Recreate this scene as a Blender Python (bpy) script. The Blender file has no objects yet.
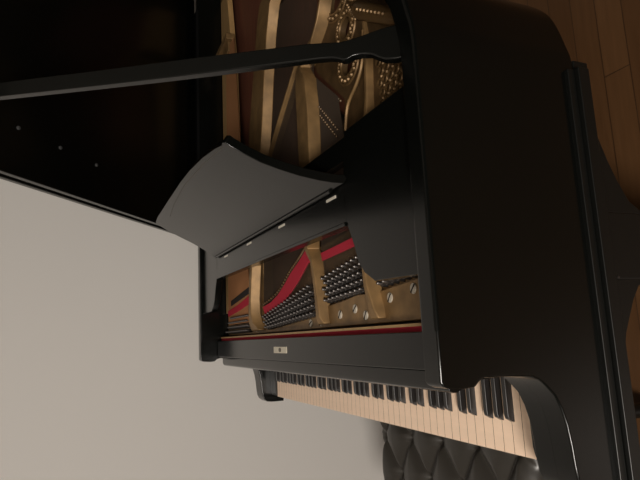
import bpy, math, random
from mathutils import Vector, Matrix
random.seed(7)
C = bpy.context.scene.collection
W = 0.738                      # half width of the piano case
RIM_TOP = 0.984

# ------------------------------------------------------------------ materials
def mat(name, col, rough=0.5, metal=0.0, spec=0.5, noise=None, bump=None, coat=0.0):
    m = bpy.data.materials.new(name); m.use_nodes = True
    nt = m.node_tree; b = nt.nodes['Principled BSDF']
    b.inputs['Base Color'].default_value = (*col, 1)
    b.inputs['Roughness'].default_value = rough
    b.inputs['Metallic'].default_value = metal
    b.inputs['Specular IOR Level'].default_value = spec
    b.inputs['Coat Weight'].default_value = coat
    b.inputs['Coat Roughness'].default_value = 0.12
    if noise or bump:
        tc = nt.nodes.new('ShaderNodeTexCoord')
    if noise:
        sc, amt, stretch = noise
        mp = nt.nodes.new('ShaderNodeMapping'); mp.inputs['Scale'].default_value = stretch
        n = nt.nodes.new('ShaderNodeTexNoise'); n.inputs['Scale'].default_value = sc
        n.inputs['Detail'].default_value = 6
        r = nt.nodes.new('ShaderNodeValToRGB')
        r.color_ramp.elements[0].position = 0.3; r.color_ramp.elements[1].position = 0.7
        r.color_ramp.elements[0].color = (*[c * (1 - amt) for c in col], 1)
        r.color_ramp.elements[1].color = (*[min(1, c * (1 + amt)) for c in col], 1)
        nt.links.new(tc.outputs['Object'], mp.inputs['Vector'])
        nt.links.new(mp.outputs['Vector'], n.inputs['Vector'])
        nt.links.new(n.outputs['Fac'], r.inputs['Fac'])
        nt.links.new(r.outputs['Color'], b.inputs['Base Color'])
    if bump:
        sc, st, dist = bump
        n2 = nt.nodes.new('ShaderNodeTexNoise'); n2.inputs['Scale'].default_value = sc
        n2.inputs['Detail'].default_value = 4
        bp = nt.nodes.new('ShaderNodeBump'); bp.inputs['Strength'].default_value = st
        bp.inputs['Distance'].default_value = dist
        nt.links.new(tc.outputs['Object'], n2.inputs['Vector'])
        nt.links.new(n2.outputs['Fac'], bp.inputs['Height'])
        nt.links.new(bp.outputs['Normal'], b.inputs['Normal'])
    return m

def plank_mat():
    m = bpy.data.materials.new('oak_floor'); m.use_nodes = True
    nt = m.node_tree; b = nt.nodes['Principled BSDF']
    tc = nt.nodes.new('ShaderNodeTexCoord')
    mp = nt.nodes.new('ShaderNodeMapping'); mp.inputs['Rotation'].default_value = (0, 0, math.pi / 2)
    br = nt.nodes.new('ShaderNodeTexBrick')
    br.inputs['Scale'].default_value = 1.0
    br.inputs['Brick Width'].default_value = 0.9
    br.inputs['Row Height'].default_value = 0.083
    br.inputs['Mortar Size'].default_value = 0.0015
    br.inputs['Color1'].default_value = (0.135, 0.066, 0.027, 1)
    br.inputs['Color2'].default_value = (0.10, 0.047, 0.019, 1)
    br.inputs['Mortar'].default_value = (0.05, 0.025, 0.012, 1)
    mp2 = nt.nodes.new('ShaderNodeMapping'); mp2.inputs['Scale'].default_value = (2.0, 22, 1)
    n = nt.nodes.new('ShaderNodeTexNoise'); n.inputs['Scale'].default_value = 3; n.inputs['Detail'].default_value = 8
    mx = nt.nodes.new('ShaderNodeMix'); mx.data_type = 'RGBA'; mx.blend_type = 'MULTIPLY'
    mx.inputs['Factor'].default_value = 0.6
    r = nt.nodes.new('ShaderNodeValToRGB')
    r.color_ramp.elements[0].color = (0.45, 0.4, 0.35, 1); r.color_ramp.elements[1].color = (1.2, 1.2, 1.2, 1)
    L = nt.links.new
    L(tc.outputs['Object'], mp.inputs['Vector']); L(mp.outputs['Vector'], br.inputs['Vector'])
    L(mp.outputs['Vector'], mp2.inputs['Vector']); L(mp2.outputs['Vector'], n.inputs['Vector'])
    L(n.outputs['Fac'], r.inputs['Fac'])
    L(br.outputs['Color'], mx.inputs['A']); L(r.outputs['Color'], mx.inputs['B'])
    L(mx.outputs['Result'], b.inputs['Base Color'])
    b.inputs['Roughness'].default_value = 0.38
    return m

EBONY = mat('ebony_lacquer', (0.0022, 0.0025, 0.0021), 0.2, spec=0.36)
EBONY_FLAT = mat('ebony_satin', (0.004, 0.0043, 0.0038), 0.34, spec=.36)
GOLD = mat('bronze_plate', (0.22, 0.132, 0.054), 0.5, metal=0.4, noise=(30, 0.25, (1, 1, 1)))
GOLD_DARK = mat('bronze_web', (0.09, 0.052, 0.021), 0.5, metal=0.4, noise=(40, 0.35, (1, 1, 1)))
GOLD_TRIM = mat('gilt_ornament', (0.15, 0.088, 0.035), 0.42, metal=0.5)
SPRUCE = mat('soundboard_wood', (0.13, 0.045, 0.025), 0.5, noise=(6, 0.25, (30, 1, 1)))
TANWOOD = mat('tan_wood', (0.36, 0.22, 0.09), 0.5, noise=(5, 0.15, (12, 1, 12)))
STEEL = mat('pin_steel', (0.11, 0.10, 0.095), 0.34, metal=0.9)
SCREW = mat('screw_nickel', (0.50, 0.45, 0.37), 0.45, metal=0.25)
WIRE = mat('string_wire', (0.075, 0.055, 0.04), 0.45, metal=0.75)
COPPER = mat('copper_wound_wire', (0.42, 0.20, 0.09), 0.42, metal=0.7)
REDFELT = mat('red_felt', (0.38, 0.026, 0.045), 0.95, spec=0.1, bump=(900, 0.3, 0.001))
DARKFELT = mat('dark_felt', (0.03, 0.026, 0.024), 0.95, spec=0.1)
BLACK_SEAL = mat('black_seal', (0.006, 0.006, 0.006), 1.0, spec=0.0)  # for the added strip that seals the gap under the lid
IVORY = mat('ivory', (0.90, 0.675, 0.505), 0.32, noise=(14, 0.03, (1, 6, 1)))
BLACKKEY = mat('black_key_wood', (0.012, 0.011, 0.011), 0.3)
KEYWOOD_SHADE = mat('key_wood_shaded', (0.10, 0.07, 0.045), 0.6)  # wood colour darkened so the gaps between keys look shaded
LEATHER = mat('black_leather', (0.028, 0.025, 0.021), 0.36, bump=(260, 0.12, 0.001))
PLAQUE = mat('plaque_metal', (0.62, 0.57, 0.46), 0.4, metal=0.3)
PALE = mat('hinge_nickel', (0.72, 0.67, 0.58), 0.35, metal=0.3)
MARKING = mat('plaque_engraving', (0.06, 0.05, 0.04), 0.6)
RUBBER = mat('bumper_rubber', (0.04, 0.04, 0.04), 0.8, spec=.2)
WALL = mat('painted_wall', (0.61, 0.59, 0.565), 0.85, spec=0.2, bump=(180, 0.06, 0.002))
WALL_DARKENED = mat('wall_far_darkened', (0.06, 0.058, 0.055), 0.9, spec=0.2)  # wall colour darkened to stand for the dim room the lacquer reflects
CEIL = mat('ceiling_paint', (0.62, 0.60, 0.56), 0.9, spec=0.2)
TRIM = mat('white_trim', (0.68, 0.66, 0.62), 0.5)
FLOOR = plank_mat()

# ------------------------------------------------------------------ mesh helpers
class MB:
    def __init__(s): s.v = []; s.f = []
    def add(s, vs, fs):
        b = len(s.v); s.v += [tuple(v) for v in vs]; s.f += [tuple(b + i for i in f) for f in fs]; return s
    def box(s, x0, x1, y0, y1, z0, z1):
        vs = [(x, y, z) for z in (z0, z1) for y in (y0, y1) for x in (x0, x1)]
        return s.add(vs, [(0, 2, 3, 1), (4, 5, 7, 6), (0, 1, 5, 4), (2, 6, 7, 3), (0, 4, 6, 2), (1, 3, 7, 5)])
    def prism_x(s, prof, x0, x1):          # profile in (y,z), extruded along x
        n = len(prof)
        return s.add([(x0, y, z) for y, z in prof] + [(x1, y, z) for y, z in prof],
                     [tuple(range(n)), tuple(range(2 * n - 1, n - 1, -1))] +
                     [(i, i + n, (i + 1) % n + n, (i + 1) % n) for i in range(n)])
    def prism_z(s, plan, z0, z1):          # plan in (x,y), extruded along z
        n = len(plan)
        return s.add([(x, y, z0) for x, y in plan] + [(x, y, z1) for x, y in plan],
                     [tuple(range(n - 1, -1, -1)), tuple(range(n, 2 * n))] +
                     [(i, (i + 1) % n, (i + 1) % n + n, i + n) for i in range(n)])
    def prism_on(s, pts, thick, O, A, B, N): # outline pts in (a,b) on plane O+aA+bB, thickness along N
        n = len(pts); O, A, B, N = map(Vector, (O, A, B, N))
        q = [O + A * a + B * b for a, b in pts]
        return s.add([p - N * thick / 2 for p in q] + [p + N * thick / 2 for p in q],
                     [tuple(range(n - 1, -1, -1)), tuple(range(n, 2 * n))] +
                     [(i, (i + 1) % n, (i + 1) % n + n, i + n) for i in range(n)])
    def tube(s, pts, r, n=8, cap=True):
        pts = [Vector(p) for p in pts]; rings = []
        for i, p in enumerate(pts):
            d = (pts[min(i + 1, len(pts) - 1)] - pts[max(i - 1, 0)]).normalized()
            a = d.orthogonal().normalized() if abs(d.z) > .9 else d.cross(Vector((0, 0, 1))).normalized()
            b = d.cross(a); rr = r[i] if isinstance(r, (list, tuple)) else r
            rings.append([p + (a * math.cos(t) + b * math.sin(t)) * rr for t in [2 * math.pi * k / n for k in range(n)]])
        vs = [v for R in rings for v in R]; fs = []
        for i in range(len(pts) - 1):
            for k in range(n):
                fs.append((i * n + k, i * n + (k + 1) % n, (i + 1) * n + (k + 1) % n, (i + 1) * n + k))
        if cap: fs += [tuple(range(n - 1, -1, -1)), tuple(range((len(pts) - 1) * n, len(pts) * n))]
        return s.add(vs, fs)
    def lathe(s, prof, c=(0, 0, 0), n=12, axis=Vector((0, 0, 1))):   # prof: (r, h)
        q = Vector((0, 0, 1)).rotation_difference(Vector(axis)); c = Vector(c)
        vs = []; fs = []
        for r, h in prof:
            for k in range(n):
                t = 2 * math.pi * k / n
                vs.append(c + q @ Vector((r * math.cos(t), r * math.sin(t), h)))
        for i in range(len(prof) - 1):
            for k in range(n):
                fs.append((i * n + k, i * n + (k + 1) % n, (i + 1) * n + (k + 1) % n, (i + 1) * n + k))
        fs += [tuple(range(n - 1, -1, -1)), tuple(range((len(prof) - 1) * n, len(prof) * n))]
        return s.add(vs, fs)
    def ball(s, c, r, n=8, m=5, sz=1.0):
        prof = [(max(1e-4, r * math.sin(math.pi * i / m)), -r * sz * math.cos(math.pi * i / m)) for i in range(m + 1)]
        return s.lathe(prof, c, n)
    def torus(s, c, rx, ry, r, n=28, m=6):
        return s.tube([(c[0] + rx * math.cos(2 * math.pi * k / n), c[1] + ry * math.sin(2 * math.pi * k / n), c[2]) for k in range(n + 1)], r, m)
    def grid(s, fn, nu, nv):
        vs = [fn(i / nu, j / nv) for j in range(nv + 1) for i in range(nu + 1)]
        fs = [(j * (nu + 1) + i, j * (nu + 1) + i + 1, (j + 1) * (nu + 1) + i + 1, (j + 1) * (nu + 1) + i) for j in range(nv) for i in range(nu)]
        return s.add(vs, fs)
    def mesh(s, name, smooth=35):
        me = bpy.data.meshes.new(name); me.from_pydata(s.v, [], s.f); me.update()
        import bmesh
        bm = bmesh.new(); bm.from_mesh(me); bmesh.ops.recalc_face_normals(bm, faces=bm.faces); bm.to_mesh(me); bm.free()
        if smooth:
            me.polygons.foreach_set('use_smooth', [True] * len(me.polygons))
            me.set_sharp_from_angle(angle=math.radians(smooth))
        return me

def build(name, mb, m, parent=None, bevel=0, smooth=35, segs=2):
    me = mb.mesh(name, smooth); me.materials.append(m)
    o = bpy.data.objects.new(name, me); C.objects.link(o)
    if parent: o.parent = parent
    if bevel:
        b = o.modifiers.new('bevel', 'BEVEL'); b.width = bevel; b.segments = segs; b.limit_method = 'ANGLE'
        b.angle_limit = math.radians(40); b.harden_normals = True
    return o

def inst(src, parent, loc=None, rot=None):
    o = src.copy(); C.objects.link(o); o.parent = parent
    if loc is not None: o.location = loc
    if rot is not None: o.rotation_euler = rot
    return o

def thing(name, label, cat, loc=(0, 0, 0), rz=0):
    o = bpy.data.objects.new(name, None); C.objects.link(o)
    o.location = loc; o.rotation_euler = (0, 0, rz); o['label'] = label; o['category'] = cat
    return o

def struct(name, mb, m, bevel=0):
    o = build(name, mb, m, None, bevel); o['kind'] = 'structure'; return o

def catmull(pts, k=6):
    P = [Vector((*p, 0)) if len(p) == 2 else Vector(p) for p in pts]; out = []
    for i in range(len(P) - 1):
        a, b, c, d = P[max(i - 1, 0)], P[i], P[i + 1], P[min(i + 2, len(P) - 1)]
        for j in range(k):
            t = j / k
            out.append(0.5 * ((2 * b) + (c - a) * t + (2 * a - 5 * b + 4 * c - d) * t * t + (3 * b - a - 3 * c + d) * t ** 3))
    out.append(P[-1]); return out

def offset(path, d):
    out = []
    for i, p in enumerate(path):
        t = (path[min(i + 1, len(path) - 1)] - path[max(i - 1, 0)]).normalized()
        out.append(p + Vector((-t.y, t.x, 0)) * d)
    return out

# ------------------------------------------------------------------ room
X0, X1, Y0, Y1, H = -0.95, 5.2, -3.2, 3.6, 2.6
struct('floor', MB().box(X0 - .1, X1 + .1, Y0 - .1, Y1 + .1, -0.1, 0), FLOOR)
struct('ceiling', MB().box(X0 - .1, X1 + .1, Y0 - .1, Y1 + .1, H, H + .1), CEIL)
struct('wall_left', MB().box(X0 - .1, X0, Y0 - .1, Y1 + .1, 0, H), WALL)
struct('wall_right', MB().box(X1, X1 + .1, Y0 - .1, Y1 + .1, 0, H), WALL_DARKENED)
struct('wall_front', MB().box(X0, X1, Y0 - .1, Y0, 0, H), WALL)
struct('wall_back', MB().box(X0, X1, Y1, Y1 + .1, 0, H), WALL_DARKENED)
struct('baseboard_left', MB().box(X0, X0 + .014, Y0, Y1, 0, .1), TRIM, .003)

# ------------------------------------------------------------------ grand piano
piano = thing('grand_piano', 'black grand piano with its lid propped open and music desk raised', 'piano')

outer_ctrl = [(W, .2), (W, .40), (W, .575), (.729, .628), (.707, .687), (.669, .729), (.62, .765), (.55, .815), (.47, .885), (.395, .975),
              (.315, 1.09), (.235, 1.23), (.15, 1.41), (.05, 1.57), (-.08, 1.70), (-.25, 1.78), (-.45, 1.80), (-.6, 1.76), (-.70, 1.67), (-W, 1.54), (-W, 1.3), (-W, .7), (-W, .2)]
outer = catmull(outer_ctrl, 6)
for v in outer: v.x = max(-W, min(W, v.x))
RIM_T = .035
def rim_mesh():
    mb = MB(); n = len(outer)
    zs = [(0.0, .700), (0.0, .704), (0.0, RIM_TOP - .006), (0.0, RIM_TOP - .003), (.001, RIM_TOP - .001), (.003, RIM_TOP), (.006, RIM_TOP), (RIM_T - .006, RIM_TOP), (RIM_T - .003, RIM_TOP), (RIM_T - .001, RIM_TOP - .001), (RIM_T, RIM_TOP - .003), (RIM_T, RIM_TOP - .006), (RIM_T, .704), (RIM_T, .700)]
    rows = [[(p.x, p.y, z) for p in offset(outer, d)] for d, z in zs]
    vs = [v for r in rows for v in r]; fs = []; m = len(rows)
    for a in range(m):
        b = (a + 1) % m
        for i in range(n - 1): fs.append((a * n + i, a * n + i + 1, b * n + i + 1, b * n + i))
    fs.append(tuple(a * n for a in range(m))); fs.append(tuple(a * n + n - 1 for a in range(m - 1, -1, -1)))
    return mb.add(vs, fs)
rim = build('rim', rim_mesh(), EBONY, piano)

# arms (cheeks) with the scrolled front
scroll = [(.2, RIM_TOP), (.139, RIM_TOP), (.134, .981), (.131, .972), (.129, .95), (.130, .934), (.137, .926), (.140, .917), (.139, .88), (.137, .843), (.132, .833), (.124, .823), (.110, .809), (.092, .800),
          (.072, .794), (.045, .790), (.02, .788), (.0, .785), (-.012, .779), (-.020, .768), (-.022, .754), (-.022, .694), (.2, .694)]
low = [(.2, .915)] + scroll[7:]
for s in (1, -1):
    a, b = sorted((s * .703, s * W)); c, d = sorted((s * .668, s * .7035))
    sh_ = (lambda P_: [(y, z - .013 if .70 < z < .85 and s < 0 else z) for y, z in P_])
    mb = MB().prism_x(sh_(scroll), a, b).prism_x(sh_(low), c, d)
    ao = build('arm', mb, EBONY, piano, .0030)
    bw = ao.data.attributes.new('bevel_weight_edge', 'FLOAT', 'EDGE')
    sh = ao.data.attributes.get('sharp_edge')
    for e in ao.data.edges:
        va, vb = [ao.data.vertices[q].co for q in e.vertices]
        bw.data[e.index].value = 1.0 if sh and sh.data[e.index].value and not (va.y > .199 and vb.y > .199) and va.z > .7 and vb.z > .7 and not (.70 < abs(va.x) < .706 and .70 < abs(vb.x) < .706 and min(va.z, vb.z) < .90) else 0.0
    ao.modifiers['bevel'].limit_method = 'WEIGHT'
    kb = MB().prism_x([(.10, .70), (.10, .744), (.02, .742), (.004, .738), (.0, .73), (.0, .70)], *sorted((s * .614, s * .6685)))
    build('key_block', kb, EBONY_FLAT, piano, .001)
    # moulding along the lower edge of the case
    mo = MB().prism_z([(s * (W - .01), -.021), (s * (W + .007), -.021), (s * (W + .007), .578), (s * (W - .01), .578)], .706, .719)
    mo.prism_z([(s * (W - .01), -.023), (s * (W + .014), -.023), (s * (W + .014), .580), (s * (W - .01), .580)], .683, .705)
    build('moulding', mo, EBONY_FLAT, piano, .0016)
# key bed and bottom frame
kbd = MB().box(-.735, .735, .004, .60, .664, .694)
build('key_bed', kbd, EBONY_FLAT, piano, .002)
build('key_slip', MB().box(-.612, .612, -.012, .004, .655, .688), EBONY, piano, .002)

# keys
PITCH = 1.225 / 52; XK = -.6125
def white_mb():
    w = PITCH / 2 - .0005
    mb = MB().box(-w, w, .0, .150, .7337, .735)              # ivory head and tail
    mb.box(-w + .0003, w - .0003, .001, .150, .710, .7337)
    return mb
wk = build('white_key', white_mb(), IVORY, piano, 0, smooth=0)
wk.data.materials.append(KEYWOOD_SHADE)
for q in wk.data.polygons:
    q.material_index = 1 if abs(q.normal.x) > .9 or min(wk.data.vertices[v].co.z for v in q.vertices) < .72 and q.normal.y > -.5 else 0  # ivory sides take the dark colour too, as shade in the gaps
wk.location.x = XK + PITCH * .5
for i in range(1, 52): inst(wk, piano, (XK + PITCH * (i + .5), 0, 0))
def black_mb():
    prof = [(.150, .7345), (.150, .7475), (.062, .7470), (.056, .7455), (.0500, .7345)]
    n = len(prof); b = .0056; t = .0046
    vs = [(-(b if z < .736 else t), y, z) for y, z in prof] + [((b if z < .736 else t), y, z) for y, z in prof]
    fs = [tuple(range(n)), tuple(range(2 * n - 1, n - 1, -1))] + [(i, i + n, (i + 1) % n + n, (i + 1) % n) for i in range(n)]
    return MB().add(vs, fs)
bk = None
# white index of notes: A0=0; black after A, C, D, F, G
for i in range(51):
    note = 'ABCDEFG'[i % 7]
    if note in 'ACDFG':
        dx = {'A': .0018, 'C': -.0020, 'D': .0020, 'F': -.0020, 'G': 0}[note]
        x = XK + PITCH * (i + 1) + dx
        if bk is None:
            bk = build('black_key', black_mb(), BLACKKEY, piano, .0009, segs=2); bk.location.x = x
        else: inst(bk, piano, (x, 0, 0))

# fallboard (open, standing upright behind the keys) and the stretcher above it
fb = [(.146, .752), (.1462, .902), (.143, .9065), (.124, .9065), (.117, .904), (.1135, .898), (.1135, .890), (.119, .880), (.128, .86), (.130, .752)]
build('fallboard', MB().prism_x(fb, -.701, .641), EBONY, piano, .0012)
st = build('stretcher', MB().box(-.694, .694, .1455, .2005, .80, .925), EBONY, piano, .0022)
pq = build('plaque', MB().box(-.063, .034, .1640, .1795, .925, .9263), PLAQUE, st, .0004)
pq['label'] = 'small pale metal plaque with a dark mark'
mk = MB().torus((-.0145, .1718, .9265), .0068, .0040, .0011, 16, 5).box(-.0175, -.0115, .1703, .1733, .9262, .9269)
build('engraving', mk, MARKING, pq)
build('felt_strip', MB().box(-.694, .694, .2005, .2085, .85, .911), REDFELT, piano)
build('wood_strip', MB().box(-.694, .694, .2085, .2130, .85, .913), TANWOOD, piano)

# ---------------------------------------------------------------- iron plate
K = 1.0688                     # the pin field lies lower than the back of the plate
def F2(q): return (1.3146 + (q[0] - 1.3146) * K, .2 + (q[1] - .2) * K)
def FZ(z): return 1.3823 + (z - 1.3823) * K
def F3(q): return (*F2(q), FZ(q[2]))
def FR(w): return (F2((0, w[0]))[1], F2((w[1], 0))[0], F2((w[2], 0))[0], FZ(w[3]))
ZP = .885
plate_plan = [F2(q) for q in [(-.564, .2165), (.733, .2165), (.733, .40), (.41, .395), (.26, .388), (.165, .382), (.13, .365), (.085, .350), (-.004, .311), (-.09, .292), (-.16, .29), (-.16, .42), (-.215, .42), (-.23, .335), (-.269, .330), (-.495, .303), (-.564, .30)]]
plate = build('iron_plate', MB().prism_z(plate_plan, .855, ZP), GOLD, piano, .0015)
fl = [F2(q) for q in [(.245, .2165), (.733, .2165), (.733, .290), (.613, .2785), (.473, .268), (.418, .271), (.35, .264), (.269, .2585), (.245, .252)]]
build('front_flange', MB().prism_z(fl, ZP, .8935), GOLD, plate, .0025)

def strut(rows, z0, flare, name='strut', m=GOLD, bev=.003):
    # rows: (y, xl, xr, ztop) cross-sections, base wider by flare
    mb = MB(); vs = []; fs = []
    for y, xl, xr, zt in rows:
        z0 = zt - .029
        vs += [(xl - flare, y, z0), (xl, y, zt), (xr, y, zt), (xr + flare, y, z0)]
    n = len(rows)
    for i in range(n - 1):
        for k in range(4):
            fs.append((i * 4 + k, i * 4 + (k + 1) % 4, (i + 1) * 4 + (k + 1) % 4, (i + 1) * 4 + k))
    fs += [(3, 2, 1, 0), tuple((n - 1) * 4 + k for k in range(4))]
    return build(name, mb.add(vs, fs), m, plate, bev)
# treble-to-bass: the narrow curved webs over the pins, widening into flat bars behind the music desk
strut([FR((0.224, 0.486, 0.512, 0.938)), FR((0.24, 0.489, 0.508, 0.944)), FR((0.28, 0.48, 0.492, 0.946)), FR((0.315, 0.477, 0.488, 0.946)), FR((0.342, 0.471, 0.482, 0.946)), FR((0.367, 0.448, 0.461, 0.946)), (0.42, 0.44, 0.455, 0.94), (0.5, 0.445, 0.459, 0.92), (0.63, 0.45, 0.46, 0.905), (0.715, 0.458, 0.468, 0.905), (0.8, 0.44, 0.45, 0.895)], .885, .005)
strut([FR((0.224, 0.258, 0.288, 0.937)), FR((0.238, 0.264, 0.283, 0.944)), FR((0.28, 0.265, 0.278, 0.946)), FR((0.32, 0.259, 0.271, 0.946)), FR((0.352, 0.25, 0.263, 0.946)), FR((0.382, 0.222, 0.24, 0.946)), (0.44, 0.19, 0.23, 0.94), (0.563, 0.17, 0.232, 0.93), (0.7, 0.168, 0.234, 0.93), (0.77, 0.166, 0.225, 0.93), (0.815, 0.16, 0.19, 0.925), (0.88, 0.2, 0.22, 0.905)], .885, .006)
strut([FR((0.224, -0.228, -0.158, 0.935)), FR((0.245, -0.216, -0.176, 0.946)), FR((0.27, -0.208, -0.184, 0.949)), FR((0.31, -0.198, -0.182, 0.95)), FR((0.4, -0.185, -0.16, 0.95)), (0.46, -0.215, -0.165, 0.945), (0.56, -0.272, -0.165, 0.935), (0.72, -0.242, -0.115, 0.93), (0.8, -0.22, -0.09, 0.93), (0.9, -0.185, -0.067, 0.93), (1.02, -0.14, -0.03, 0.93), (1.09, -0.115, 0.005, 0.93), (1.15, -0.1, 0.1, 0.925)], .885, .007)
strut([(0.68, -0.145, -0.134, 0.91), (0.76, -0.03, -0.018, 0.912), (0.848, 0.1, 0.114, 0.912), (0.89, 0.15, 0.165, 0.905)], .885, .004)
strut([(0.82, 0.196, 0.216, 0.905), (0.855, 0.226, 0.240, 0.916), (0.882, 0.276, 0.288, 0.92), (0.917, 0.299, 0.309, 0.92), (0.97, 0.306, 0.316, 0.915), (1.06, 0.300, 0.312, 0.905)], .885, .005)

def flat_with_holes(name, loops, z, thick, m, parent, bevel=0.0):
    cu = bpy.data.curves.new(name, 'CURVE'); cu.dimensions = '2D'; cu.fill_mode = 'BOTH'; cu.extrude = thick / 2; cu.bevel_depth = bevel
    for lp in loops:
        sp = cu.splines.new('POLY'); sp.points.add(len(lp) - 1)
        for i, (x, y) in enumerate(lp): sp.points[i].co = (x, y, 0, 1)
        sp.use_cyclic_u = True
    tmp = bpy.data.objects.new(name + '_curve', cu); C.objects.link(tmp)
    dg = bpy.context.evaluated_depsgraph_get(); dg.update()
    me = bpy.data.meshes.new_from_object(tmp.evaluated_get(dg))
    bpy.data.objects.remove(tmp)
    me.materials.clear(); me.materials.append(m); me.name = name
    o = bpy.data.objects.new(name, me); C.objects.link(o); o.parent = parent; o.location.z = z - thick / 2
    return o
HOLES = [(.330, .912, .036, .030), (.366, .822, .025, .022), (.368, .744, .028, .024), (.14, 1.25, .04, .04), (0, 1.42, .04, .04)]
inner = offset(outer, RIM_T + .002)
inner_xy = [(p.x, p.y) for p in inner]
def ell(cx, cy, rx, ry, n=24): return [(cx + rx * math.cos(2 * math.pi * k / n), cy + ry * math.sin(2 * math.pi * k / n)) for k in range(n)]
# outline of the tail web: along the bent side, the tail, then back along the string opening
right = [q for q in inner_xy if q[1] > .50 and q[0] > -.05]
tail = [q for q in inner_xy if q[0] <= -.05 and q[1] > 1.50]
web = [(.345, .50)] + right + tail + [(-.60, 1.50), (-.45, 1.50), (-.22, 1.40), (-.10, 1.16), (-.06, 1.125), (.06, 1.12), (.20, 1.07), (.285, .98), (.282, .92), (.225, .862), (.195, .825), (.213, .795), (.343, .678), (.335, .615)]
flat_with_holes('tail_web', [web] + [ell(*h) for h in HOLES], .891, .012, GOLD_DARK, plate)
for cx, cy, rx, ry in HOLES:
    mb = MB().torus((cx, cy, .892), rx + .003, ry + .003, .0035).torus((cx, cy, .891), rx + .019, ry + .019, .003)
    for k in range(16):
        t = 2 * math.pi * k / 16
        mb.ball((cx + (rx + .011) * math.cos(t), cy + (ry + .011) * math.sin(t), .893), .0052, 8, 4)
    build('rosette', mb, GOLD_TRIM, plate)
# pierced lattice ornament near the treble cheek
mb = MB()
for i in range(5):
    for j in range(5):
        x = .492 + i * .0195 + (j % 2) * .008; y = .603 + j * .0205
        if x + (y - .6) * .5 > .625: continue
        mb.torus((x, y, .894), .0085, .0075, .0022, 12, 5)
        mb.ball((x + .0095, y + .009, .895), .0040, 6, 4)
build('lattice_ornament', mb, GOLD_TRIM, plate)
mb = MB().tube([(.435, .822, .895), (.45, .811, .897), (.56, .735, .897), (.57, .728, .895)], [.016, .018, .016, .012], 12)
for k in range(8):
    t = k / 7; mb.ball((.462 + .09 * t, .803 - .062 * t, .9145), .0042, 6, 4)
build('beaded_bar', mb, GOLD_TRIM, plate)
mb = MB()
for k in range(7):
    t = k / 6; mb.ball((.372 + .055 * t, .893 - .04 * t - .008 * math.sin(math.pi * t), .894), .0042, 6, 4)
    mb.ball((.385 + .03 * t, .862 - .048 * t, .894), .0036, 6, 4)
build('bead_row', mb, GOLD_TRIM, plate)
mb = MB()
arc = [(.36, .99), (.405, .915), (.455, .862), (.52, .80), (.60, .745)]
mb.tube([(x, y, .893) for x, y in [(v.x, v.y) for v in catmull(arc, 4)]], .006, 6)
arc2 = [(.352, .605), (.368, .652), (.408, .678), (.432, .70), (.445, .73), (.45, .77)]
mb.tube([(v.x, v.y, .8975) for v in catmull(arc2, 5)], .0035, 6)
build('ridge', mb, GOLD, plate)
# bass flange, its hitch bracket
build('bass_flange', MB().prism_z([(-.694, .296), (-.52, .296), (-.505, .40), (-.51, .80), (-.535, 1.2), (-.60, 1.52), (-.694, 1.52)], .872, .892), TANWOOD, plate, .002)
mb = MB().box(-.68, -.50, 1.262, 1.285, .89, .922).box(-.60, -.52, 1.225, 1.262, .89, .912)
build('hitch_bracket', mb, GOLD, plate, .003)
# slotted screws
def screw_mb():
    mb = MB().lathe([(.0085, 0), (.0088, .0012), (.0080, .0020), (.004, .0025), (.0005, .0026)], n=16)
    return mb
def slot_mb(): return MB().box(-.0085, .0085, -.0014, .0014, .001, .0029)
sc0 = None
for x, y, z, a in [(.532, .256, .925, .9), (.602, .264, .925, .8), (.406, .246, .925, .7), (.342, .239, .925, .9), (.446, .2325, .925, 1.0), (.232, .228, .917, .6), (.173, .2295, .917, .4), (-.235, .23, .917, .9), (.655, .248, .925, .5)]:
    if sc0 is None:
        sc0 = build('plate_screw', screw_mb(), SCREW, plate); sl0 = build('slot', slot_mb(), DARKFELT, plate)
        s1, s2 = sc0, sl0
    else: s1 = inst(sc0, plate); s2 = inst(sl0, plate)
    if y < .3: x, y, z = *F2((x, y)), (.8935 if z > .92 else ZP)
    s1.location = (x, y, z); s2.location = (x, y, z); s2.rotation_euler = (0, 0, a)

# soundboard and felt
sb_plan = [(p.x, p.y) for p in offset(outer, RIM_T - .002)]
build('soundboard', MB().prism_z(sb_plan, .838, .850), SPRUCE, piano)

# tuning pins: position list, nearest ones individually, the rest as one
pins = []
def quad_rows(fl_, fr_, br_, bl_, rows, cols):
    for r in range(rows):
        for c in range(cols):
            u = (c + (.5 if r % 2 else 0) + .25) / (cols + .25); v = r / (rows - 1)
            x = (fl_[0] * (1 - u) + fr_[0] * u) * (1 - v) + (bl_[0] * (1 - u) + br_[0] * u) * v
            y = (fl_[1] * (1 - u) + fr_[1] * u) * (1 - v) + (bl_[1] * (1 - u) + br_[1] * u) * v
            pins.append(F2((x, y)))
quad_rows((.508, .279), (.67, .290), (.67, .345), (.495, .325), 4, 9)
quad_rows((.288, .268), (.466, .277), (.458, .335), (.278, .312), 5, 9)
quad_rows((-.108, .228), (.238, .248), (.225, .308), (-.125, .256), 5, 16)
quad_rows((-.53, .226), (-.262, .226), (-.262, .268), (-.48, .268), 4, 11)
def pin_mb(mb=None, x=0, y=0, z=0):
    mb = mb or MB()
    return mb.lathe([(.0058, 0), (.0058, .012), (.0036, .0125), (.0034, .020), (.0026, .0215), (.0005, .022)], (x, y, z), 8, Vector((0, .12, 1)).normalized())
order = sorted(range(len(pins)), key=lambda i: (pins[i][0] - 1.31) ** 2 + (pins[i][1] - .2) ** 2)
seen = [i for i in order if pins[i][1] < .335 or pins[i][0] < .48]
single = set(seen[:100]); p0 = None; rest = MB()
for i in order:
    x, y = pins[i]
    if i in single:
        if p0 is None: p0 = build('tuning_pin', pin_mb(), STEEL, piano); p0.location = (x, y, ZP)
        else: inst(p0, piano, (x, y, ZP))
    else: pin_mb(rest, x, y, ZP)
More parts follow.
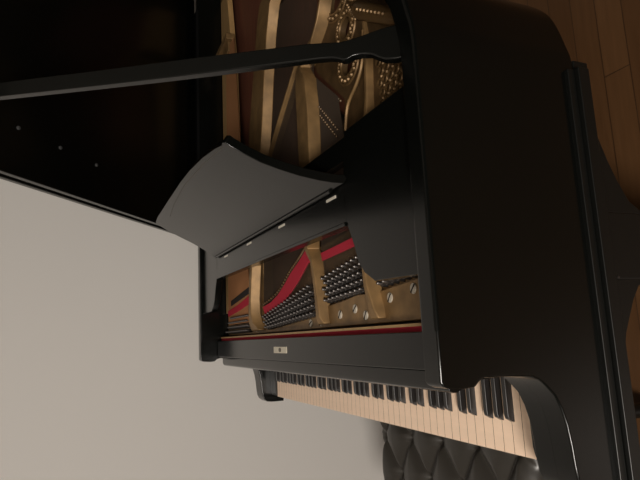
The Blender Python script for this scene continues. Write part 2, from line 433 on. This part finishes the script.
o = build('tuning_pins', rest, STEEL, piano); o['kind'] = 'stuff'
o['label'] = 'rows of small steel tuning pins farther along'

# red string cloth
ZR = FZ(.929) - .004
def ribbon(front, back, z, t):
    front = [F2(q) for q in front]; back = [F2(q) for q in back]
    n = len(front); vs = []; fs = []
    for (a, b) in zip(front, back):
        vs += [(a[0], a[1], z), (b[0], b[1], z), (b[0], b[1], z + t), (a[0], a[1], z + t)]
    for i in range(n - 1):
        for k in range(4): fs.append((i * 4 + k, i * 4 + (k + 1) % 4, (i + 1) * 4 + (k + 1) % 4, (i + 1) * 4 + k))
    fs += [(3, 2, 1, 0), tuple((n - 1) * 4 + k for k in range(4))]
    return MB().add(vs, fs)
build('string_cloth', ribbon([(.276, .351), (.35, .354), (.45, .358)], [(.270, .368), (.35, .371), (.44, .375)], ZR, .0040), REDFELT, piano)
build('string_cloth', ribbon([(-.115, .262), (-.04, .272), (.031, .286), (.09, .305), (.137, .325), (.195, .356), (.235, .372)], [(-.13, .284), (-.06, .292), (-.004, .306), (.05, .328), (.087, .346), (.155, .371), (.19, .387)], ZR, .0056), REDFELT, piano)
build('string_cloth', ribbon([(-.51, .277), (-.38, .288), (-.262, .302)], [(-.515, .295), (-.39, .307), (-.262, .325)], ZR, .0056), REDFELT, piano)
build('string_cloth', ribbon([(.50, .356), (.68, .362)], [(.49, .379), (.68, .385)], ZR, .0056), REDFELT, piano)

# strings (uncountable fine wires)
def strings(name, rows, m, r):
    mb = MB()
    for (a, b, c, n) in rows:      # a, b, c: start pair, middle pair, end pair of xyz
        for k in range(n):
            t = k / (n - 1)
            pts = [Vector(F3(p[0]) if q < 2 else p[0]) * (1 - t) + Vector(F3(p[1]) if q < 2 else p[1]) * t for q, p in enumerate((a, b, c))]
            mb.tube(pts, r, 4, False)
    o = build(name, mb, m, piano); o['kind'] = 'stuff'; return o
strings('strings', [
    (((.29, .31, .929), (.452, .315, .929)), ((.275, .376, .928), (.44, .383, .928)), ((.235, .77, .903), (.336, .685, .903)), 34),
    (((-.10, .25, .929), (.22, .30, .929)), ((-.128, .288, .928), (.19, .39, .928)), ((-.12, 1.12, .903), (.27, 1.02, .903)), 60),
    (((.505, .31, .929), (.67, .32, .929)), ((.50, .38, .928), (.67, .386, .928)), ((.46, .56, .903), (.60, .55, .903)), 30),
], WIRE, .0008)
strings('bass_strings', [
    (((-.50, .25, .929), (-.27, .25, .929)), ((-.51, .30, .928), (-.264, .33, .928)), ((-.575, 1.25, .903), (-.47, 1.25, .903)), 20),
], COPPER, .0021)
# agraffes / hitch pins in slanting rows
mb = MB()
for k in range(15):
    t = k / 14
    mb.ball((.21 + .13 * t, .786 - .112 * t, .899), .0032, 6, 4)
    mb.ball((.206 + .12 * t, .735 - .118 * t, .903), .0030, 6, 4); mb.ball((.200 + .12 * t, .722 - .118 * t, .903), .0030, 6, 4)
for k in range(34):
    t = k / 33; pt = catmull([(-.13, .290), (-.004, .312), (.087, .352), (.155, .377), (.19, .392)], 8)[min(32, int(t * 32))]
    mb.ball(F3((pt.x, pt.y, .931)), .0036, 6, 4)
o = build('hitch_pins', mb, GOLD_DARK, piano); o['kind'] = 'stuff'
build('bridge', MB().tube([(.205, .73, .875), (.27, .67, .875), (.33, .61, .875)], .016, 6), EBONY_FLAT, piano)
build('damper_felt', MB().prism_z([F2(q) for q in [(-.262, .332), (-.262, .350), (-.47, .325), (-.47, .309)]], .885, .90), DARKFELT, piano)

# ---------------------------------------------------------------- music desk, slid back and very slightly askew
desk = bpy.data.objects.new('music_desk', None); C.objects.link(desk); desk.parent = piano
desk.location = (0, .455, 0); desk.rotation_euler = (0, 0, math.radians(-1))
ZF = .972
def wing(s):
    pl = [(.700, -.168), (.700, .098), (.492, .098), (.484, .06), (.478, -.02), (.484, -.06), (.498, -.082), (.510, -.105), (.522, -.132), (.540, -.150), (.572, -.166)]
    return MB().prism_z([(s * x, y) for x, y in pl], ZF - .020, ZF)
for s in (1, -1): build('side_shelf', wing(s), EBONY, desk, .0015)
build('front_rail', MB().box(-.485, .485, -.060, .010, ZF - .018, ZF), EBONY, desk, .002)
build('rail_lip', MB().box(-.485, .485, -.066, -.059, ZF - .020, ZF + .004), EBONY, desk, .002)
build('back_rail', MB().box(-.492, .492, .048, .090, ZF - .020, ZF - .001), EBONY, desk, .002)
lean = math.radians(31)
half = [(.494, .003), (.470, .016), (.447, .033), (.416, .062), (.39, .094), (.368, .128), (.358, .158), (.352, .188), (.353, .199), (.343, .204), (.335, .201), (.30, .2075), (.22, .217), (.11, .224), (0, .2265)]
prof = half + [(-.11, .2265), (-.22, .2265), (-.33, .226), (-.43, .2255), (-.495, .222), (-.512, .214), (-.510, .17), (-.497, .128), (-.482, .094), (-.476, .062), (-.478, .033), (-.484, .016), (-.490, .003)]
up = Vector((0, math.sin(lean), math.cos(lean))); nn = Vector((0, -math.cos(lean), math.sin(lean)))
O = Vector((0, .004, ZF + .002)) - nn * .009
pan = build('desk_panel', MB().prism_on(prof, .018, O, (1, 0, 0), up, nn), EBONY, desk, .0015)
gr = MB().prism_on([(-.33, .1975), (-.20, .2085), (0, .2155), (.20, .2085), (.33, .1975), (.33, .1962), (.20, .2072), (0, .2142), (-.20, .2072), (-.33, .1962)], .0006, O + nn * .0091, (1, 0, 0), up, nn)
build('groove_line', gr, MARKING, pan)
build('bottom_bead', MB().tube([O + Vector((x, 0, 0)) + nn * .011 + up * .004 for x in (-.47, .44)], .0035, 8), EBONY, pan)
h0 = None
for x in (.429, .160, -.10, -.355):
    if h0 is None: h0 = build('hinge', MB().box(-.020, .020, -.0095, -.0045, ZF, ZF + .0018), PALE, desk, .0006); h0['label'] = 'small pale metal hinge leaf'; h0.location.x = x
    else: inst(h0, desk, (x, 0, 0))

# ---------------------------------------------------------------- lid, hinged on the bass side, front flap folded back on top
ang = math.atan(.78)
lid = bpy.data.objects.new('lid', None); C.objects.link(lid); lid.parent = piano
lid.location = (-W, 0, .987); lid.rotation_euler = (0, -ang, 0)
YL = .584
lid_pts = [(p.x + W, p.y) for p in offset(outer, -.012)]
lid_pts = [(max(0, x), y) for x, y in lid_pts if y > YL + .004]
plan = [(0, YL), (2 * W + .012, YL)] + lid_pts
build('main_panel', MB().prism_z(plan, 0, .0175), EBONY, lid, .003)
flap = [(.0, YL - .002), (2 * W + .012, YL - .002)] + [q for q in lid_pts if q[1] < .70 and q[0] > .6] + [(1.40, .74), (1.36, 1.0), (0, 1.0)]
flap = [(.0, YL - .002), (2 * W + .01, YL - .002), (2 * W + .008, YL + .03), (1.43, .70), (1.40, .735), (1.40, 1.0), (0, 1.0)]
build('front_flap', MB().prism_z(flap, .0285, .0455), EBONY, lid, .004)
build('flap_hinge', MB().tube([(.02, YL + .012, .023), (2 * W - .01, YL + .012, .023)], .0054, 8), PALE, lid)
b0 = None
for sx, sy in ((.864, .696), (.728, .693), (.587, .689)):
    if b0 is None:
        b0 = build('bumper', MB().lathe([(.0048, 0), (.0048, -.003), (.0036, -.0045), (.0005, -.005)], n=12), RUBBER, lid); b0.location = (sx, sy, 0)
    else: inst(b0, lid, (sx, sy, 0))

build('lid_gap_seal', MB().box(-W + .001, -W + RIM_T + .0015, .62, 1.48, RIM_TOP - .004, RIM_TOP + .0052), BLACK_SEAL, piano)  # added black strip, hides the light line between rim and lid

# prop stick: flat board, ogee profile near its foot
B = Vector((.695, .595, .968)); T = Vector((.162, .645, .985 + .78 * (.162 + W) - .006))
ax = (T - B).normalized(); yv = (Vector((0, 1, 0)) - ax * ax.y).normalized(); n3 = ax.cross(yv)
L = (T - B).length
bot = [(0, -.018), (.014, -.0195), (.028, -.0185), (.037, -.0145), (.048, -.0085), (.062, -.007), (.074, -.0085), (.082, -.0125), (.089, -.0128), (.096, -.0095), (.106, -.0075), (.125, -.007), (.183, -.008), (.26, -.0095), (.36, -.011), (.50, -.012), (L - .01, -.013), (L, -.009)]
topp = [(L, .009), (L - .01, .012), (.50, .014), (.312, .017), (.20, .018), (.14, .0185), (.108, .0165), (.094, .0155), (.08, .0175), (.063, .021), (.045, .026), (.027, .030), (0, .034)]
prop = build('prop_stick', MB().prism_on(bot + topp, .016, B, ax, yv, n3), EBONY, piano, .0022)
build('prop_hinge', MB().tube([(.690, .565, .962), (.690, .630, .962)], .007, 10), PALE, piano)
cup = MB().lathe([(.016, 0), (.016, .004), (.008, .006)], n=16)
co = build('prop_cup', cup, EBONY_FLAT, lid); co.location = ((.162 + W) / math.cos(ang) + .004, .645, 0); co.rotation_euler = (math.pi, 0, 0)

# ---------------------------------------------------------------- legs
def leg(x, y, name='leg'):
    e = bpy.data.objects.new(name, None); C.objects.link(e); e.parent = piano; e.location = (x, y, 0)
    mb = MB(); secs = [(.06, .036, .030), (.30, .042, .034), (.56, .048, .038), (.62, .050, .040), (.688, .050, .040)]
    vs = []; fs = []
    for z, a, b in secs: vs += [(-b, -a, z), (b, -a, z), (b, a, z), (-b, a, z)]
    for i in range(len(secs) - 1):
        for k in range(4): fs.append((i * 4 + k, i * 4 + (k + 1) % 4, (i + 1) * 4 + (k + 1) % 4, (i + 1) * 4 + k))
    fs += [(3, 2, 1, 0), tuple(len(secs) * 4 - 4 + k for k in range(4))]
    build('post', mb.add(vs, fs), EBONY_FLAT, e, .003)
    br1 = [(-.0495, .688), (-.186, .688), (-.186, .677), (-.148, .679), (-.125, .673), (-.107, .664), (-.08, .650), (-.058, .634), (-.0475, .58)]
    br2 = [(.049, .688), (.262, .695), (.262, .689), (.236, .690), (.201, .688), (.18, .683), (.159, .675), (.128, .663), (.099, .649), (.068, .630), (.049, .60)]
    for pr in (br1, br2): build('bracket', MB().prism_x(pr, -.037, .0385), EBONY_FLAT, e, .001)
    build('bracket_screw', MB().lathe([(.0022, 0), (.002, .0008), (.0005, .001)], (.0402, -.046, .676), 10, Vector((1, 0, 0))), STEEL, e)
    cs = MB().tube([(-.012, 0, .022), (.012, 0, .022)], .022, 16)
    cs.lathe([(.02, .045), (.016, .062)], n=12).box(-.016, -.013, -.008, .008, .02, .05).box(.013, .016, -.008, .008, .02, .05)
    build('caster', cs, GOLD, e)
    return e
leg(.708, .310); leg(-.700, .310); leg(-.30, 1.50)
build('bottom_beam', MB().box(-.66, .66, .60, .66, .66, .83).prism_z([(-.36, .66), (-.24, .66), (-.24, 1.68), (-.36, 1.68)], .688, .83), EBONY_FLAT, piano)

# ------------------------------------------------------------------ bench
bench = thing('piano_bench', 'black button-tufted leather bench tucked in front of the piano keyboard', 'bench', (0, -.190, 0), math.radians(5))
BX, BY = .338, .190; ZC = .508
btn = []
for r in range(-1, 2):
    y = r * .1
    xs = [-.3, -.15, 0, .15, .3] if r % 2 else [-.225, -.075, .075, .225]
    btn += [(x, y) for x in xs]
ext = btn + [(x, y) for y in (-.2, .2) for x in (-.375, -.225, -.075, .075, .225, .375)] + [(-.375, 0), (.375, 0)]
segs = []
for i, (x, y) in enumerate(ext):
    for (x2, y2) in ext[i + 1:]:
        if abs(abs(x - x2) - .075) < .003 and abs(abs(y - y2) - .1) < .003: segs.append((x, y, x2, y2))
def hgt(x, y):
    d = 0
    for sx, sy, ex, ey in segs:
        dx, dy = ex - sx, ey - sy; t = max(0, min(1, ((x - sx) * dx + (y - sy) * dy) / (dx * dx + dy * dy)))
        q = math.hypot(x - sx - t * dx, y - sy - t * dy); d = max(d, .028 * math.exp(-(q / .021) ** 1.2))
    for bx, by in btn:
        q = math.hypot(x - bx, y - by); d = max(d, .042 * math.exp(-(q / .026) ** 1.2))
    ex_ = max(0, abs(x) - (BX - .05)) / .05; ey_ = max(0, abs(y) - (BY - .05)) / .05
    e = min(1, math.hypot(ex_, ey_)); return ZC - d * (1 - .5 * e) - .05 * (1 - math.sqrt(max(0, 1 - e * e)))
def seat_pt(u, v):
    x = (u * 2 - 1) * BX; y = (v * 2 - 1) * BY
    bul = .006 * math.cos(x / .075 * math.pi) ; 
    return (x, y, hgt(x, y))
mb = MB().grid(seat_pt, 150, 90)
# sides
ring = [(i / 150, 0) for i in range(151)] + [(1, j / 90) for j in range(1, 91)] + [(1 - i / 150, 1) for i in range(1, 151)] + [(0, 1 - j / 90) for j in range(1, 90)]
tops = [seat_pt(u, v) for u, v in ring]; n = len(tops); vs = []; fs = []
for k, (dz, outw) in enumerate([(0, 0), (-.012, .004), (-.035, .006), (-.055, .003), (-.066, -.002)]):
    for (x, y, z) in tops:
        s = 1 + outw / .2; zz = z if k == 0 else (ZC - .05 + dz)
        vs.append((x * s, y * s, min(z, zz)))
for k in range(4):
    for i in range(n): fs.append((k * n + i, k * n + (i + 1) % n, (k + 1) * n + (i + 1) % n, (k + 1) * n + i))
fs.append(tuple(4 * n + i for i in range(n)))
mb.add(vs, fs)
build('seat', mb, LEATHER, bench, smooth=60)
b0 = None
for x, y in btn:
    z = hgt(x, y) + .001
    if b0 is None:
        b0 = build('button', MB().lathe([(.0075, -.002), (.0082, .001), (.006, .0035), (.0005, .0045)], n=14), LEATHER, bench); b0.location = (x, y, z)
    else: inst(b0, bench, (x, y, z))
build('apron', MB().box(-BX + .012, BX - .012, -BY + .012, BY - .012, .315, .393), EBONY_FLAT, bench, .003)
l0 = None
for sx in (1, -1):
    for sy in (1, -1):
        if l0 is None:
            l0 = build('leg', MB().lathe([(.016, 0), (.020, .06), (.018, .08), (.022, .20), (.026, .315)], n=4 * 4), EBONY_FLAT, bench); l0.location = (sx * .29, sy * .145, 0)
        else: inst(l0, bench, (sx * .29, sy * .145, 0))

# ------------------------------------------------------------------ light
def area(name, loc, target, size, power, col):
    l = bpy.data.lights.new(name, 'AREA'); l.shape = 'DISK'; l.size = size; l.energy = power; l.color = col
    o = bpy.data.objects.new(name, l); C.objects.link(o); o.location = loc
    o.rotation_euler = (Vector(target) - Vector(loc)).to_track_quat('-Z', 'Y').to_euler(); return o
area('room_lamp_light', (2.9, -.7, 2.05), (-.3, .1, .8), .7, 92, (1.0, .925, .84))  # unseen lamp, side and height inferred from the lit strut sides
w = bpy.data.worlds.new('world'); bpy.context.scene.world = w; w.use_nodes = True
w.node_tree.nodes['Background'].inputs['Color'].default_value = (0, 0, 0, 1)

# ------------------------------------------------------------------ camera (held sideways)
P = dict(cx=1.3146, cy=.2002, cz=1.3823, az=.1848, el=.4032, roll=-.0265, f=561.35)
f = Vector((-math.cos(P['az']) * math.cos(P['el']), math.sin(P['az']) * math.cos(P['el']), -math.sin(P['el'])))
r = f.cross(Vector((0, 0, 1))).normalized(); d = -(r.cross(f))
c, s = math.cos(P['roll']), math.sin(P['roll']); r, d = c * r + s * d, -s * r + c * d
cam = bpy.data.cameras.new('camera'); co = bpy.data.objects.new('camera', cam); C.objects.link(co)
M = Matrix((d, r, -f)).transposed().to_4x4(); M.translation = Vector((P['cx'], P['cy'], P['cz'])); co.matrix_world = M
cam.sensor_fit = 'HORIZONTAL'; cam.sensor_width = 36; cam.lens = P['f'] / 640 * 36; cam.clip_start = .02
sc = bpy.context.scene; sc.camera = co
sc.view_settings.view_transform = 'Standard'; sc.view_settings.look = 'None'
sc.view_settings.exposure = 0; sc.view_settings.gamma = 1; sc.view_settings.use_curve_mapping = False
